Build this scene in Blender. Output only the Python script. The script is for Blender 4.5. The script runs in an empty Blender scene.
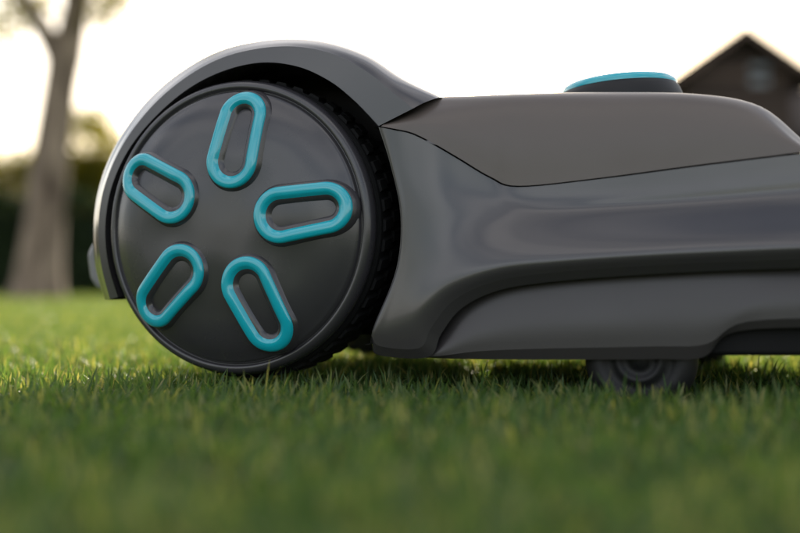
import bpy, math, random
import numpy as np
from mathutils import Vector, Matrix
random.seed(3); rng=np.random.default_rng(5)
S=bpy.context.scene
S.view_settings.view_transform='Standard'; S.view_settings.look='None'; S.view_settings.exposure=0

# ------------------------------------------------------------------ camera
CAMH=0.085; LENS=50.0; F=LENS/36*800; HOR=290.0
GZ=-.004
pitch=math.atan((HOR-266.5)/F)
cam=bpy.data.cameras.new('camera'); camo=bpy.data.objects.new('camera',cam); S.collection.objects.link(camo)
camo.location=(0,0,CAMH); camo.rotation_euler=(math.radians(90)+pitch,0,0)
cam.lens=LENS; cam.sensor_width=36; cam.clip_start=0.01; cam.clip_end=800
cam.dof.use_dof=True; cam.dof.focus_distance=0.91; cam.dof.aperture_fstop=2.5
S.camera=camo

# ------------------------------------------------------------------ light
SUN_EL=math.radians(13); SUN_AZ=math.radians(4)
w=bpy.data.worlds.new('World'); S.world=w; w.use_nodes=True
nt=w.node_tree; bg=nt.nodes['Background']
sky=nt.nodes.new('ShaderNodeTexSky'); sky.sky_type='NISHITA'; sky.sun_disc=False
sky.sun_elevation=SUN_EL; sky.sun_rotation=SUN_AZ; sky.dust_density=2.0; sky.air_density=1.0; sky.ozone_density=1.0
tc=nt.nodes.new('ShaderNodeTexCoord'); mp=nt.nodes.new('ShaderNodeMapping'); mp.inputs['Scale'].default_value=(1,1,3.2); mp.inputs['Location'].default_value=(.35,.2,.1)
cn=nt.nodes.new('ShaderNodeTexNoise'); cn.inputs['Scale'].default_value=1.9; cn.inputs['Detail'].default_value=5  # noise clouds added to the sky to brighten fill from behind the camera
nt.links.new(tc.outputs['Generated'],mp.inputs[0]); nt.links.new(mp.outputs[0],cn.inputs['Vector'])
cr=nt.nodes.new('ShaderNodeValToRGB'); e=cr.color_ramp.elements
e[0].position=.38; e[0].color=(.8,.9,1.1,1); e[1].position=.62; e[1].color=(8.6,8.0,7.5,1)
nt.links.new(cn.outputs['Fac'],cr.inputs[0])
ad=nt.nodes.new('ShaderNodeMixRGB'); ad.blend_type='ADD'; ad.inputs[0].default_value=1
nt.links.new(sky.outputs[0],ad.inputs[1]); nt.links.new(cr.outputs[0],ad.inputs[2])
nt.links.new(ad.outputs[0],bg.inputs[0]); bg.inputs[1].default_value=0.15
sl=bpy.data.lights.new('sun','SUN'); sl.energy=5; sl.angle=math.radians(0.5); sl.color=(1,.88,.7)
so=bpy.data.objects.new('sun',sl); S.collection.objects.link(so)
d=Vector((math.sin(SUN_AZ)*math.cos(SUN_EL),math.cos(SUN_AZ)*math.cos(SUN_EL),math.sin(SUN_EL)))
so.rotation_euler=d.to_track_quat('Z','Y').to_euler(); so.location=(0,0,20)

# ------------------------------------------------------------------ materials
def mat(name): 
    m=bpy.data.materials.new(name); m.use_nodes=True; return m,m.node_tree,m.node_tree.nodes['Principled BSDF']
def plastic(name,col,rough,bump=0.0,scale=1500,coat=0.0,spec=.5):
    m,t,b=mat(name); b.inputs['Base Color'].default_value=(*col,1)
    b.inputs['Specular IOR Level'].default_value=spec
    b.inputs['Coat Weight'].default_value=coat; b.inputs['Coat Roughness'].default_value=.1
    tc=t.nodes.new('ShaderNodeTexCoord')
    n=t.nodes.new('ShaderNodeTexNoise'); n.inputs['Scale'].default_value=scale; n.inputs['Detail'].default_value=2
    t.links.new(tc.outputs['Object'],n.inputs['Vector'])
    n2=t.nodes.new('ShaderNodeTexNoise'); n2.inputs['Scale'].default_value=18; n2.inputs['Detail'].default_value=6
    t.links.new(tc.outputs['Object'],n2.inputs['Vector'])
    mr=t.nodes.new('ShaderNodeMapRange'); mr.inputs['To Min'].default_value=rough-.06; mr.inputs['To Max'].default_value=rough+.08
    t.links.new(n2.outputs['Fac'],mr.inputs['Value']); t.links.new(mr.outputs[0],b.inputs['Roughness'])
    if bump>0:
        bp=t.nodes.new('ShaderNodeBump'); bp.inputs['Strength'].default_value=bump; bp.inputs['Distance'].default_value=.0003
        t.links.new(n.outputs['Fac'],bp.inputs['Height']); t.links.new(bp.outputs[0],b.inputs['Normal'])
    return m
M_body=plastic('body_plastic',(.048,.044,.048),.23,.10,coat=.5,spec=.6)
M_cover=plastic('cover_plastic',(.105,.086,.077),.36,.25,spec=.6)  # warm tint in the base colour stands in for sun flare veil
M_skirt=plastic('skirt_plastic',(.042,.038,.040),.36,.2,spec=.6)
M_hub=plastic('hub_plastic',(.040,.038,.044),.26,.15,coat=.3,spec=.6)
M_black=plastic('black_rubber',(.008,.008,.009),.75,.4,900,spec=.25)
M_dark=plastic('dark_plastic',(.012,.012,.014),.5,.2,spec=.35)
M_teal=plastic('teal_plastic',(.004,.43,.54),.17,0,coat=1.0)
M_silver=plastic('grey_plastic',(.22,.22,.23),.35)

def leafmat(name,c1,c2,c3,trans=.45,rough=.5,mul=(1.9,1.6,.8),spec=.25):
    m,t,b=mat(name)
    at=t.nodes.new('ShaderNodeAttribute'); at.attribute_name='rnd'
    cr=t.nodes.new('ShaderNodeValToRGB'); e=cr.color_ramp.elements
    e[0].color=(*c1,1); e[1].color=(*c3,1); e[1].position=1.0
    x=e.new(.55); x.color=(*c2,1)
    t.links.new(at.outputs['Fac'],cr.inputs[0])
    t.links.new(cr.outputs[0],b.inputs['Base Color']); b.inputs['Roughness'].default_value=rough
    b.inputs['Specular IOR Level'].default_value=spec
    tr=t.nodes.new('ShaderNodeBsdfTranslucent')
    g=t.nodes.new('ShaderNodeMixRGB'); g.blend_type='MULTIPLY'; g.inputs[0].default_value=1; g.inputs[2].default_value=(*mul,1)
    t.links.new(cr.outputs[0],g.inputs[1]); t.links.new(g.outputs[0],tr.inputs[0])
    mx=t.nodes.new('ShaderNodeMixShader'); mx.inputs[0].default_value=trans
    t.links.new(b.outputs[0],mx.inputs[1]); t.links.new(tr.outputs[0],mx.inputs[2])
    t.links.new(mx.outputs[0],t.nodes['Material Output'].inputs[0]); return m
M_grass=leafmat('grass_blade',(.036,.076,.030),(.076,.142,.050),(.28,.28,.14),.50,.42,(2.9,2.6,.95),.3)
M_hedge=leafmat('hedge_leaf',(.012,.026,.009),(.028,.050,.015),(.05,.08,.02),.3)
M_fol=leafmat('foliage_leaf',(.07,.08,.015),(.13,.135,.025),(.22,.19,.04),.6,.5,(3.2,2.8,1.0))

# ------------------------------------------------------------------ helpers
def mesh_obj(name,V,Fc,m,parent=None,smooth=True,coll=None):
    me=bpy.data.meshes.new(name); me.from_pydata([tuple(v) for v in V],[],Fc); me.materials.append(m)
    me.validate()
    if smooth: me.polygons.foreach_set('use_smooth',[True]*len(me.polygons))
    o=bpy.data.objects.new(name,me); S.collection.objects.link(o)
    if parent: o.parent=parent
    return o
def empty(name):
    o=bpy.data.objects.new(name,None); S.collection.objects.link(o); o.empty_display_size=.05; return o
def quads_np(name,co,nper,quads,rnd,m,parent=None):
    me=bpy.data.meshes.new(name); nv=len(co); nf=len(quads)
    me.vertices.add(nv); me.vertices.foreach_set('co',co.astype(np.float32).ravel())
    me.loops.add(nf*4); me.loops.foreach_set('vertex_index',quads.astype(np.int32).ravel())
    me.polygons.add(nf); me.polygons.foreach_set('loop_start',np.arange(0,nf*4,4,dtype=np.int32))
    a=me.attributes.new('rnd','FLOAT','POINT'); a.data.foreach_set('value',rnd.astype(np.float32))
    me.materials.append(m); me.update(calc_edges=True); me.validate()
    return me

# ------------------------------------------------------------------ ground + grass
m,t,b=mat('ground_soil'); 
tc=t.nodes.new('ShaderNodeTexCoord'); n=t.nodes.new('ShaderNodeTexNoise'); n.inputs['Scale'].default_value=3; n.inputs['Detail'].default_value=12
t.links.new(tc.outputs['Object'],n.inputs['Vector'])
cr=t.nodes.new('ShaderNodeValToRGB'); cr.color_ramp.elements[0].color=(.02,.035,.012,1); cr.color_ramp.elements[1].color=(.06,.09,.025,1)
cr.color_ramp.elements[0].position=.35; cr.color_ramp.elements[1].position=.65
t.links.new(n.outputs['Fac'],cr.inputs[0]); t.links.new(cr.outputs[0],b.inputs['Base Color']); b.inputs['Roughness'].default_value=.95
b.inputs['Specular IOR Level'].default_value=.1
mesh_obj('ground',[(-250,-250,GZ),(250,-250,GZ),(250,350,GZ),(-250,350,GZ)],[(0,1,2,3)],m,smooth=False)

def grass_mesh(name,size,N,hmin,hmax,wmin,wmax,seed):
    r=np.random.default_rng(seed)
    x=r.random(N)*size; y=r.random(N)*size
    k=2*np.pi/size
    cl=.5+.2*np.sin(3*k*x+1.3)*np.cos(4*k*y+.4)+.15*np.sin(7*k*x+5*k*y)+.3*np.sin(13*k*x-3)*np.sin(17*k*y+1)
    h=hmin+(hmax-hmin)*r.beta(2.0,2.2,N)*(.45+1.0*cl)
    h*=np.where(r.random(N)<.03,1.3,1.0)
    wd=wmin+(wmax-wmin)*r.random(N)
    az=r.random(N)*2*np.pi+.6*np.sin(5*k*x)*np.sin(6*k*y); face=az+np.pi/2+r.normal(0,.5,N)
    bend=np.abs(r.normal(.62,.55,N))+.05
    flat=r.random(N)<.25; bend[flat]+=.9
    bend=np.minimum(bend,1.9)
    lv=np.array([0,.4,.75,1.0]); wf=np.array([.8,1.0,.75,.08])
    co=np.zeros((N,4,2,3))
    for i,(l,f) in enumerate(zip(lv,wf)):
        ang=bend*(0.35+.75*l)
        px=x+np.cos(az)*h*l*np.sin(ang); py=y+np.sin(az)*h*l*np.sin(ang); pz=h*l*np.cos(ang)
        for s,sg in enumerate((-1,1)):
            co[:,i,s,0]=px+sg*np.cos(face)*wd*f/2; co[:,i,s,1]=py+sg*np.sin(face)*wd*f/2; co[:,i,s,2]=np.maximum(pz,.0005)
    base=np.arange(N)[:,None]*8
    q=np.stack([np.concatenate([base+2*i,base+2*i+1,base+2*i+3,base+2*i+2],1) for i in range(3)],1).reshape(-1,4)
    rv=np.clip(r.normal(.42,.21,N)+.4*(cl-.5),0,1); dry=r.random(N)<.06; rv[dry]=.95
    return quads_np(name,co.reshape(-1,3),8,q,np.repeat(rv,8),M_grass)
grass=empty('grass')
gm=[grass_mesh('turf_fine_%d'%i,.6,40000,.007,.0275,.0011,.0025,10+i) for i in range(3)]
gf=grass_mesh('turf_far',3.0,60000,.012,.034,.004,.008,20)
def inst(me,size,ix,iy,z=GZ):
    o=bpy.data.objects.new('turf',me); S.collection.objects.link(o); o.parent=grass
    k=random.randrange(4); off=[(0,0),(size,0),(size,size),(0,size)][k]
    o.location=(ix+off[0],iy+off[1],z); o.rotation_euler=(0,0,k*math.pi/2)
for i in range(-6,6):
    for j in range(-2,8): inst(random.choice(gm),.6,i*.6,j*.6)
for i in range(-5,5):
    for j in range(-1,7):
        X=i*3.0; Y=-3.6+j*3.0+ (0)
        if -3.6<=X and X+3<=3.6 and -1.2<=Y and Y+3<=4.8: continue
        inst(gf,3.0,X,Y)

# ------------------------------------------------------------------ mower frame
TH=math.radians(20); OX,OY=-.138,.94
fx,fy=math.cos(TH),-math.sin(TH); ox,oy=-math.sin(TH),-math.cos(TH)
mower=empty('robotic_lawn_mower')
mower.matrix_world=Matrix(((fx,ox,0,OX),(fy,oy,0,OY),(0,0,1,0),(0,0,0,1)))
HW=-0.20
def P(a,b_,v):
    """elevation-drawing point -> mower (u,v,z) on lateral plane v"""
    k=(a-400)/F
    u=(k*(OY+oy*v)-(OX+ox*v))/(fx-k*fy)
    Y=OY+oy*v+fy*u
    return (u,v,CAMH+(HOR-b_)/F*Y)
def cr1(p,t):
    n=len(p); i=min(int(t),n-2); f=t-i
    p0=p[max(i-1,0)];p1=p[i];p2=p[i+1];p3=p[min(i+2,n-1)]
    return tuple(.5*((2*b)+(-a+c)*f+(2*a-5*b+4*c-d)*f*f+(-a+3*b-3*c+d)*f**3) for a,b,c,d in zip(p0,p1,p2,p3))
def loft(name,rows,m,nu=8,nv=6,mirror=True,parent=None,sharp=()):
    cols=len(rows[0]); U=(cols-1)*nu+1
    dense=[[cr1(r,j/nu) for j in range(U)] for r in rows]
    cuts=sorted(set([0,*sharp,len(rows)-1])); V=[];Fc=[]
    for a,b in zip(cuts[:-1],cuts[1:]):
        seg=dense[a:b+1]; n=(len(seg)-1)*nv+1; base=len(V)
        if len(seg)==2: n=nv//2+1
        for i in range(n):
            t=i*(len(seg)-1)/(n-1)
            for j in range(U): V.append(cr1([s[j] for s in seg],min(t,len(seg)-1-1e-9)) if i<n-1 else seg[-1][j])
        for i in range(n-1):
            for j in range(U-1):
                k=base+i*U+j; Fc.append((k,k+1,k+U+1,k+U))
    o=mesh_obj(name,V,Fc,m,mower if parent is None else parent)
    if mirror:
        V2=[(x,2*HW-y,z) for x,y,z in V]
        mesh_obj(name+'_far_side',V2,[f[::-1] for f in Fc],m,mower if parent is None else parent)
    return o
def nose(p,du=.045,zd=0.0):
    u,v,z=p
    return [(u+du*.62,v-.022,z-zd*.3),(u+du,v-.075,z-zd),(u+du*1.15,HW,z-zd*1.3)]

# ---- main side shell
def rowpx(pts,vs):
    if not isinstance(vs,(list,tuple)): vs=[vs]*len(pts)
    return [P(a,b,v) for (a,b),v in zip(pts,vs)]
lip =[(371,344),(379,355),(428,357),(441,334),(462,308),(500,290),(560,281),(640,275),(720,271),(800,268),(870,265)]
r1  =[(371,336),(380,346),(419,348),(431,328),(454,300),(496,281),(558,272),(640,266),(720,262),(800,259),(870,256)]
r2  =[(375,322),(386,325),(410,318),(428,302),(453,284),(500,268),(560,261),(640,255),(720,251),(800,247),(870,245)]
r3  =[(396,268),(404,266),(420,262),(440,258),(465,254),(505,249),(560,245),(640,240),(720,236),(800,232),(870,230)]
r4  =[(400,215),(408,215),(425,215),(445,216),(470,217),(505,219),(550,217),(620,212),(710,206),(800,199),(870,195)]
r5  =[(390,165),(399,167),(415,171),(436,179),(460,188),(495,200),(530,204),(606,198),(704,189),(800,180),(870,175)]
r6  =[(378.5,127),(395,130),(412,134),(434,145),(458,159),(490,178),(518,187),(600,179),(700,166),(800,154),(870,147)]
def wellcol(row,v=-.05):
    u,_,z=row[0]; return [(u,v,z),(u+.0004,-.006,z)]+[(row[0][0]+.001,row[0][1],z)]
rows=[]
specs=[([(a,b+0) for a,b in lip],[-.02]*11),(lip,[-.006]*11),(r1,[0]*11),
 (r2,[.001,.002,.003]+[.004]*8),
 (r3,[0,.001,.001,.001,.001,0,-.001,-.002,-.002,-.003,-.006]),
 (r4,[0,0,-.001,-.003,-.007,-.012,-.017,-.022,-.025,-.027,-.031]),
 (r5,[0,0,-.0015,-.004,-.009,-.015,-.020,-.025,-.028,-.030,-.034]),
 (r6,[0,0,-.002,-.005,-.010,-.016,-.021,-.026,-.029,-.031,-.035]),
 (r6,[-.02]*3+[-.04]*8)]
for px,vs in specs:
    r=rowpx(px,vs); r=wellcol(r)+r[1:]; r=r+nose(r[-1]); rows.append(r)
rows[-1]=[(u,v,z-.002) for u,v,z in rows[-1]]
loft('side_shell',rows,M_body,nu=6,nv=6,sharp=(1,2,7))

# ---- upper cover
c0=[(381,126),(396,128.6),(413,132.6),(435,143.6),(459,157.6),(491,176.6),(519,185.6),(600,177.6),(690,165.6),(770,155.8),(812,151)]
cT=[(384,122),(400,116),(418,109),(437,106),(462,105),(497,103.5),(532,102.5),(600,101),(690,99),(757,110),(806,146)]
cS=[(386,120),(403,111),(421,101),(440,96.6),(464,95.5),(498,94.2),(532,93),(600,91.5),(698,93.5),(762,106),(810,144)]
cM=[((a[0]+b[0])/2+1,(a[1]*.45+b[1]*.55)) for a,b in zip(c0,cT)]
vb=[0,0,-.002,-.005,-.010,-.016,-.021,-.026,-.029,-.031,-.035]
rows=[]
for px,vs in [(c0,[v-.012 for v in vb]),(c0,[v+.0012 for v in vb]),(cM,[v-.002 for v in vb]),(cT,[v-.013 for v in vb]),(cS,[v-.036 for v in vb])]:
    r=rowpx(px,vs); rows.append(r+nose(r[-1],.03,.004))
last=rows[-1]
rows.append([(u,min(v-.05,-.12),z+.002) for u,v,z in last[:-1]]+[last[-1]])
rows.append([(u,HW,z+.004) for u,v,z in last[:-1]]+[last[-1]])
loft('top_cover',rows,M_cover,nu=6,nv=6,sharp=(1,))

# ---- fender
fS=[(106,300),(96,265),(94,225),(100,185),(117,143),(145,103),(180,72),(220,50),(262,40),(300,38),(335,43),(370,56),(403,78),(442,97)]
fE=[(110,299),(101,264),(98,225),(104,186),(121,146),(149,108),(183,78),(221,57),(262,47),(300,46),(335,54),(367,71),(393,92),(413,108)]
fL=[(119,297),(109,263),(106,225),(112,187),(128,151),(153,119),(186,90),(222,71),(261,62),(298,66),(329,80),(352,98),(368,114),(378.5,125.6)]
L=rowpx(fL,.0); E=rowpx(fE,-.001); Sx=rowpx(fS,-.028)
CZ=.138
def shrink(r,k,v): return [(u*k,v,CZ+(z-CZ)*k) for u,_,z in r]
rows=[[(u,-.06,z) for u,_,z in L],[(u,-.004,z) for u,_,z in L],L,E,rowpx([(a*.55+c*.45,b*.4+d_*.6) for (a,b),(c,d_) in zip(fE,fS)],-.010),Sx,shrink(Sx,.995,-.06),shrink(Sx,.96,-.09),shrink(Sx,.80,-.105),shrink(Sx,.55,-.108)]
loft('wheel_fender',rows,M_body,nu=6,nv=5,sharp=(2,3,7))

# ---- lower skirt (recessed panel)
sT=[(424,356),(441,333),(462,307),(500,289),(560,280),(640,274),(720,270),(800,267),(870,264)]
sB=[(425,357.5),(450,358.5),(480,359),(530,359.5),(590,359.5),(655,359),(703,357),(738,331),(870,327)]
mid=[((a[0]*.5+b[0]*.5),(a[1]*.5+b[1]*.5)) for a,b in zip(sT,sB)]
rows=[]
for px,v in [(sT,-.016),(mid,-.009),([(a*.15+c*.85,b*.15+d_*.85) for (a,b),(c,d_) in zip(sT,sB)],-.0085),(sB,-.012),(sB,-.06)]:
    r=rowpx(px,v) if v!=-.06 else [(u,-.06,z) for u,_,z in rowpx(sB,-.012)]
    rows.append(r+nose(r[-1]))
loft('lower_skirt',rows,M_skirt,nu=6,nv=5,sharp=(2,3))

# ---- hull between the wheels + rear
def prism(name,prof,v0,v1,m,bev=.006):
    n=len(prof); V=[(u,v0,z) for u,z in prof]+[(u,v1,z) for u,z in prof]
    Fc=[tuple(range(n)),tuple(range(2*n-1,n-1,-1))]+[(i,i+n,(i+1)%n+n,(i+1)%n) for i in range(n)]
    o=mesh_obj(name,V,Fc,m,mower)
    bv=o.modifiers.new('b','BEVEL'); bv.width=bev; bv.segments=3; bv.limit_method='ANGLE'
    wn=o.modifiers.new('w','WEIGHTED_NORMAL'); wn.keep_sharp=True
    return o
prism('chassis',[(-.17,.075),(-.175,.15),(-.13,.20),(-.06,.222),(.06,.224),(.22,.205),(.36,.185),(.47,.15),(.49,.09),(.46,.052),(.38,.045),(-.1,.045)],-.085,-.315,M_dark,.012)
prism('front_bumper',[(.345,.048),(.35,.062),(.50,.064),(.51,.054),(.50,.038),(.36,.036)],-.02,-.38,M_black,.004)
prism('rear_bumper',[(-.214,.095),(-.218,.12),(-.210,.135),(-.15,.15),(-.15,.08),(-.205,.085)],-.09,-.31,M_silver,.01)

# ---- stop button on deck
def lathe(name,prof,m,n=96,axis='v',center=(0,0,0),sx=1,sy=1,parent=None):
    V=[];Fc=[]
    for i in range(n):
        a=2*math.pi*i/n
        for r,h in prof:
            if axis=='v': V.append((center[0]+r*math.cos(a),center[1]+h,center[2]+r*math.sin(a)))
            else: V.append((center[0]+sx*r*math.cos(a),center[1]+sy*r*math.sin(a),center[2]+h))
    k=len(prof)
    for i in range(n):
        for j in range(k-1):
            a=i*k+j; b=((i+1)%n)*k+j; Fc.append((a,b,b+1,a+1))
    return mesh_obj(name,V,Fc,m,mower if parent is None else parent)
uc,_,zc=P(620,84,-.15)
bt=bpy.data.objects.new('stop_button',None); S.collection.objects.link(bt); bt.parent=mower; bt.location=(uc,-.15,zc-.0066); bt.rotation_euler=(0,math.radians(-4),0)
lathe('stop_button_base',[(0.0,.0035),(.047,.0035),(.050,.002),(.0525,-.002),(.0545,-.008),(.056,-.03)],M_dark,axis='z',parent=bt)
lathe('stop_button_ring',[(.0,.0092),(.034,.0092),(.042,.0088),(.0470,.0078),(.0495,.0058),(.0505,.0030),(.0500,.0005)],M_teal,axis='z',parent=bt)

# ---- wheel
DP=[(0,.0255),(.03,.025),(.06,.0232),(.085,.0195),(.100,.0150),(.110,.0095),(.116,.005),(.13,.0045)]
def dome(r):
    for (a,b),(c,d_) in zip(DP[:-1],DP[1:]):
        if r<=c: return b+(d_-b)*(r-a)/(c-a)
    return .0045
def domes(r): return sum(dome(abs(r+k*.003)) for k in (-2,-1,0,1,2))/5
def wheel(vs,parent):
    prof=[(0,domes(0))]+[(.003+i*.0033,domes(.003+i*.0033)) for i in range(34)]
    prof+=[(.1135,domes(.1135)),(.1145,.0045),(.1152,.0030),(.1162,.0030),(.1170,.0058),(.1178,.0064),(.1205,.0062),(.1228,.0040),(.1243,.000),(.1246,-.003),(.1243,-.007),(.1215,-.010),(.1215,-.06),(.05,-.06),(0,-.06)]
    V=[];Fc=[];n=160;k=len(prof)
    for i in range(n):
        a=2*math.pi*i/n
        for r,h in prof:
            hh=h
            if .02<r<.112 and h>0: hh=h+.0009*math.sin(math.pi*(r-.02)/.092)**2*math.cos(5*(a-math.radians(7)))
            V.append((r*math.cos(a),hh,CZ+r*math.sin(a)))
    for i in range(n):
        for j in range(k-1):
            a=i*k+j; b=((i+1)%n)*k+j; Fc.append((a,b,b+1,a+1))
    hub=mesh_obj('hub',V,Fc,M_hub,parent)
    V=[];Fc=[]
    tp=[(.119,-.0105),(.1245,-.0105),(.126,-.013),(.126,-.058),(.119,-.060)]
    for i in range(n):
        a=2*math.pi*i/n
        for r,h in tp: V.append((r*math.cos(a),h,CZ+r*math.sin(a)))
    for i in range(n):
        for j in range(4):
            a=i*5+j; b=((i+1)%n)*5+j; Fc.append((a,b,b+1,a+1))
    NL=48
    for i in range(NL):
        a0=2*math.pi*i/NL
        for (va,vb_,sh) in ((-.017,-.034,0),(-.037,-.057,.5)):
            b0=len(V); aa=a0+sh*2*math.pi/NL
            for (dr,wd) in ((.125,.048),(.1285,.032)):
                for v_,tw in ((va,0),(vb_,.03)):
                    for sg in (-1,1):
                        A=aa+sg*wd+tw; V.append((dr*math.cos(A),v_,CZ+dr*math.sin(A)))
            q=[(4,5,7,6),(0,1,5,4),(2,6,7,3),(0,4,6,2),(1,3,7,5)]
            Fc+= [tuple(b0+x for x in f) for f in q]
    mesh_obj('tyre',V,Fc,M_black,parent,smooth=False)
    def slot(phi,name,prof,m,rc0,rc1,e0,e1):
        N=28; path=[]
        for i in range(N+1):
            a=-math.pi/2+math.pi*i/N; path.append((rc1,0,e1,a))
        for k in range(1,12): path.append(('l',k/12,1))
        for i in range(N+1):
            a=math.pi/2+math.pi*i/N; path.append((rc0,0,e0,a))
        for k in range(1,12): path.append(('l',k/12,-1))
        V=[];Fc=[]
        for p in path:
            for off,h in prof:
                if p[0]=='l':
                    s=p[2]; t=p[1]
                    if s==1: cx=rc1+(rc0-rc1)*t; e=e1+(e0-e1)*t; x=cx; y=(e+off)
                    else: cx=rc0+(rc1-rc0)*t; e=e0+(e1-e0)*t; x=cx; y=-(e+off)
                else:
                    x=p[0]+(p[2]+off)*math.cos(p[3]); y=(p[2]+off)*math.sin(p[3])
                r=math.hypot(x,y)
                X=x*math.cos(phi)-y*math.sin(phi); Z=x*math.sin(phi)+y*math.cos(phi)
                hb=domes(r) if h<=0 else max(domes(r),.5*domes(r)+.5*(.0245-max(0,r-.06)*.16))+.0006
                V.append((X,hb+h,CZ+Z))
        n=len(path);k=len(prof)
        for i in range(n):
            for j in range(k-1):
                a=i*k+j; b=((i+1)%n)*k+j; Fc.append((a,b,b+1,a+1))
        return mesh_obj(name,V,Fc,m,parent)
    for i in range(5):
        phi=math.radians(8+72*i)
        slot(phi,'slot_plinth_%d'%(i+1),[(.0092,-.002),(.0066,.0020),(.0058,.0024),(-.0062,.0024),(-.0092,-.0005)],M_hub,.0540,.0920,.0172,.0152)
        slot(phi,'slot_trim_%d'%(i+1),[(.0058,.0005),(.0058,.0032),(.0053,.0044),(.0042,.0052),(.0015,.0055),(-.0012,.0053),(-.0024,.0046),(-.0066,.0002),(-.0072,-.001)],M_teal,.0540,.0920,.0172,.0152)
g=bpy.data.objects.new('drive_wheel',None); S.collection.objects.link(g); g.parent=mower; wheel(1,g)
g2=bpy.data.objects.new('drive_wheel_far',None); S.collection.objects.link(g2); g2.parent=mower
g2.matrix_local=Matrix(((1,0,0,0),(0,-1,0,2*HW),(0,0,1,0),(0,0,0,1)))
for o in list(g.children):
    c=o.copy(); S.collection.objects.link(c); c.parent=g2

# ---- castor wheels
def castor(name,u,v,yaw):
    e=bpy.data.objects.new(name,None); S.collection.objects.link(e); e.parent=mower; e.location=(u,v,.0325); e.rotation_euler=(0,0,yaw)
    pr=[(0,.015),(.006,.015),(.007,.012),(.013,.0115),(.0145,.0145),(.018,.015),(.0195,.011),(.026,.012),(.029,.016),(.034,.0155),(.039,.012),(.0425,.005),(.0425,-.005),(.039,-.012),(.034,-.0165),(.026,-.013),(0,-.016)]
    lathe('castor_tyre',pr,M_dark,64,'v',(0,0,0),parent=e)
    return e
cu=P(641,370,-.033)[0]
castor('castor_wheel',cu,-.033,math.radians(0)); castor('castor_wheel_far',cu,2*HW+.033,.1)
prism('castor_fork',[(cu-.012,.05),(cu+.012,.05),(cu+.015,.09),(cu-.015,.09)],-.055,-.085,M_dark,.003)

# ------------------------------------------------------------------ leaf masses
def leaves(name,pts,size,m,parent=None,rbias=None):
    N=len(pts); r=rng
    nrm=r.normal(size=(N,3)); nrm/=np.linalg.norm(nrm,axis=1)[:,None]
    a=np.cross(nrm,r.normal(size=(N,3))); a/=np.linalg.norm(a,axis=1)[:,None]; b=np.cross(nrm,a)
    s=size*(.6+.8*r.random(N))[:,None]
    co=np.stack([pts-a*s,pts+b*s*.5,pts+a*s,pts-b*s*.5],1).reshape(-1,3)
    q=np.arange(N*4).reshape(-1,4)
    rv=np.clip(r.normal(.45,.2,N)+(0 if rbias is None else rbias),0,1)
    me=quads_np(name,co,4,q,np.repeat(rv,4),m)
    o=bpy.data.objects.new(name,me); S.collection.objects.link(o)
    if parent: o.parent=parent
    return o
def bumpy_box(n,x0,x1,y0,y1,h):
    x=rng.uniform(x0,x1,n); side=rng.random(n)
    top=h+.12*np.sin(x*1.7)+.08*np.sin(x*4.1+1)+.05*np.sin(x*9.3)
    z=np.where(side<.65,rng.random(n)*top,top-rng.random(n)**2*.25)
    y=np.where(side<.65,y0+np.abs(rng.normal(0,.15,n))+.1*np.sin(x*3+z*4),rng.uniform(y0,y1,n))
    return np.stack([x,y,np.maximum(z,.02)],1)
hedge=empty('hedge')
leaves('hedge_leaves',bumpy_box(60000,-16,16,20,21.2,1.75),.055,M_hedge,hedge)
o=mesh_obj('hedge_core',[(-16,20.25,GZ),(16,20.25,GZ),(16,21,GZ),(-16,21,GZ),(-16,20.3,1.5),(16,20.3,1.5),(16,21,1.5),(-16,21,1.5)],[(0,1,5,4),(1,2,6,5),(2,3,7,6),(3,0,4,7),(4,5,6,7)],M_hedge,hedge,False)
def clumps(cl,nper):
    out=[]
    for (x,y,z,r) in cl:
        n=int(nper*r*r); v=rng.normal(size=(n,3)); v/=np.linalg.norm(v,axis=1)[:,None]
        rad=r*(rng.random(n)**.45)*(1+.25*np.sin(v[:,0]*5+x)*np.cos(v[:,2]*6+y))
        out.append(np.array([x,y,z])+v*rad[:,None]*np.array([1,1,.85]))
    return np.concatenate(out)
cl=[]
for k in range(60):
    x=-15+30*k/59+random.uniform(-.3,.3)
    topz=4.1+.4*math.sin(x*.9)+.3*math.sin(x*2.3)
    if x>-5.6: topz=min(topz,3.0)
    for j in range(5): cl.append((x+random.uniform(-.6,.6),28+random.uniform(-.8,.8),random.uniform(1.2,topz-.4),random.uniform(.45,.85)))
for k in range(18): cl.append((random.uniform(-8.4,-6.8),28+random.uniform(-.6,.6),random.uniform(2.2,4.5),random.uniform(.4,.7)))
leaves('distant_trees',clumps(cl,620),.085,M_fol)

# ------------------------------------------------------------------ near tree
m,t,b=mat('bark'); tc=t.nodes.new('ShaderNodeTexCoord'); n=t.nodes.new('ShaderNodeTexNoise'); n.inputs['Scale'].default_value=7; n.inputs['Detail'].default_value=8
mp=t.nodes.new('ShaderNodeMapping'); mp.inputs['Scale'].default_value=(1,1,.35); t.links.new(tc.outputs['Object'],mp.inputs[0]); t.links.new(mp.outputs[0],n.inputs['Vector'])
cr=t.nodes.new('ShaderNodeValToRGB'); cr.color_ramp.elements[0].color=(.10,.07,.05,1); cr.color_ramp.elements[1].color=(.34,.26,.19,1)
cr.color_ramp.elements[0].position=.38; cr.color_ramp.elements[1].position=.62
t.links.new(n.outputs['Fac'],cr.inputs[0]); t.links.new(cr.outputs[0],b.inputs['Base Color']); b.inputs['Roughness'].default_value=.9
bp=t.nodes.new('ShaderNodeBump'); bp.inputs['Distance'].default_value=.03; t.links.new(n.outputs['Fac'],bp.inputs['Height']); t.links.new(bp.outputs[0],b.inputs['Normal'])
M_bark=m
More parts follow.
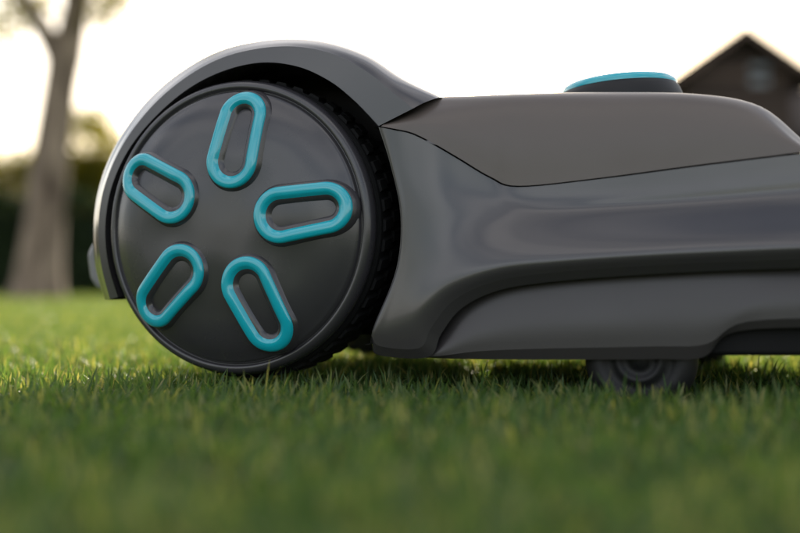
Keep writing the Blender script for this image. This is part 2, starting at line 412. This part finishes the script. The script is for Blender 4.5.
def tube(paths,name,m,parent):
    V=[];Fc=[];n=14
    for path in paths:
        base=len(V); K=(len(path)-1)*5+1
        for i in range(K):
            x,y,z,r=cr1(path,min(i/5,len(path)-1-1e-6)); 
            for j in range(n):
                a=2*math.pi*j/n; rr=r*(1+.08*math.sin(3*a+z*2)+.05*math.sin(5*a-z*3))
                V.append((x+rr*math.cos(a),y+rr*math.sin(a),z))
        for i in range(K-1):
            for j in range(n):
                a=base+i*n+j; b_=base+i*n+(j+1)%n; Fc.append((a,b_,b_+n,a+n))
    return mesh_obj(name,V,Fc,m,parent)
tree=empty('tree'); TY=10.0; s=TY/F
def T(px,py,wpx,dy=0): return ((px-400)*s,TY+dy,max(CAMH+(HOR-py)*s,-.05),wpx*s/2)
paths=[[T(32,305,66),T(36,282,48),T(42,230,40),T(50,160,35),T(58,100,33),T(64,55,35)],
 [T(62,62,30),T(50,40,25),T(30,10,20),T(5,-30,17),T(-40,-90,14,.3),T(-70,-170,8,.5)],
 [T(64,62,34),T(70,30,28),T(76,-10,24),T(90,-80,20,-.3),T(95,-170,13,-.5),T(100,-260,6)],
 [T(78,-20,18),T(110,-70,14,.3),T(160,-120,9,.8),T(190,-160,5,1)],
 [T(15,-18,14),T(0,-80,11,-.4),T(20,-160,7,-.8),T(25,-220,4,-1)],
 [T(56,44,10),T(80,22,7,-.2),T(104,4,4,-.4),T(125,-14,3,-.6)]]
tube(paths,'trunk_and_limbs',M_bark,tree)
cl=[]
for p in paths[1:]:
    for q in p[2:]:
        for k in range(5): cl.append((q[0]+random.gauss(0,.45),q[1]+random.gauss(0,.5),max(q[2]+random.gauss(.35,.3),2.75),random.uniform(.22,.42)))
for (a,b_) in ((5,3),(25,14),(105,6),(88,16),(-10,20),(120,-5),(12,22),(96,0),(112,14),(40,4),(-5,40),(0,30),(100,22),(20,0),(118,8)): x,y,z,_=T(a,b_,1); cl.append((x,y,z,.19))
leaves('crown',clumps(cl,1300),.035,M_fol,tree)

# ------------------------------------------------------------------ house
def woodmat(name,c1,c2,sc):
    m,t,b=mat(name); tc=t.nodes.new('ShaderNodeTexCoord'); wv=t.nodes.new('ShaderNodeTexWave'); wv.bands_direction='Z'
    wv.inputs['Scale'].default_value=sc; wv.inputs['Distortion'].default_value=.6; t.links.new(tc.outputs['Object'],wv.inputs['Vector'])
    cr=t.nodes.new('ShaderNodeValToRGB'); cr.color_ramp.elements[0].color=(*c1,1); cr.color_ramp.elements[1].color=(*c2,1)
    t.links.new(wv.outputs['Fac'],cr.inputs[0]); t.links.new(cr.outputs[0],b.inputs['Base Color']); b.inputs['Roughness'].default_value=.8; return m
M_wall=woodmat('timber_wall',(.035,.022,.016),(.065,.042,.030),3); M_roof=woodmat('roof_tiles',(.03,.022,.018),(.06,.042,.032),5)
M_trim=plastic('timber_trim',(.11,.07,.05),.7); M_glass=plastic('window_glass',(.25,.28,.3),.12)
house=empty('timber_house'); HY=24.0; hs=HY/F
def HX(px): return (px-400)*hs
def HZ(py): return CAMH+(HOR-py)*hs
def box(name,x0,x1,y0,y1,z0,z1,m,par):
    V=[(x0,y0,z0),(x1,y0,z0),(x1,y1,z0),(x0,y1,z0),(x0,y0,z1),(x1,y0,z1),(x1,y1,z1),(x0,y1,z1)]
    return mesh_obj(name,V,[(0,1,5,4),(1,2,6,5),(2,3,7,6),(3,0,4,7),(4,5,6,7),(3,2,1,0)],m,par,False)
xa,za=HX(741),HZ(28); xl,zl=HX(668),HZ(79); xr=2*xa-xl
x0,x1=xl+.42,xr-.42; ze=zl+.12
V=[(x0,HY,GZ),(x1,HY,GZ),(x1,HY,ze),(xa,HY,za-.2),(x0,HY,ze)]; V+=[(x,HY+6,z) for x,y,z in V]
mesh_obj('walls',V,[(0,1,2,3,4),(9,8,7,6,5),(0,4,9,5),(1,6,7,2)],M_wall,house,False)
def slab(name,xa_,za_,xb,zb,y0,y1,th,m):
    V=[(xa_,y0,za_),(xb,y0,zb),(xb,y0,zb-th),(xa_,y0,za_-th)]; V+=[(x,y1,z) for x,y,z in V]
    mesh_obj(name,V,[(0,1,2,3),(7,6,5,4),(0,4,5,1),(1,5,6,2),(2,6,7,3),(3,7,4,0)],m,house,False)
slab('roof_slope_a',xa,za,xl,zl,HY-.5,HY+6.4,.16,M_roof); slab('roof_slope_b',xa,za-.002,xr,zl,HY-.5,HY+6.4,.16,M_roof)
slab('bargeboard_a',xa,za-.05,xl+.02,zl-.04,HY-.56,HY-.503,.14,M_trim); slab('bargeboard_b',xa,za-.052,xr-.02,zl-.04,HY-.56,HY-.503,.14,M_trim)
box('tie_beam',x0,x1,HY-.06,HY-.004,ze-.1,ze+.06,M_trim,house)
wx=HX(760); wz=HZ(73)
box('window_frame',wx-.24,wx+.24,HY-.05,HY-.003,wz-.3,wz+.22,M_trim,house); box('window_pane',wx-.19,wx+.19,HY-.06,HY-.052,wz-.24,wz+.16,M_glass,house)
for i,(a,b_) in enumerate(((x0+.4,1.0),(x1-1.2,1.0))):
    box('window_frame_low_%d'%i,a,a+.8,HY-.05,HY-.003,b_,b_+1.2,M_trim,house); box('window_pane_low_%d'%i,a+.07,a+.73,HY-.06,HY-.052,b_+.07,b_+1.13,M_glass,house)
box('wing_walls',x1+.002,x1+7,HY+1,HY+5.5,GZ,3.6,M_wall,house)
V=[(x1,HY+.5,3.5),(x1+7.4,HY+.5,3.5),(x1+7.4,HY+3.2,5.0),(x1,HY+3.2,5.0),(x1+7.4,HY+6,3.5),(x1,HY+6,3.5)]
mesh_obj('wing_roof',V,[(0,1,2,3),(3,2,4,5),(0,3,5),(1,4,2)],M_roof,house,False)
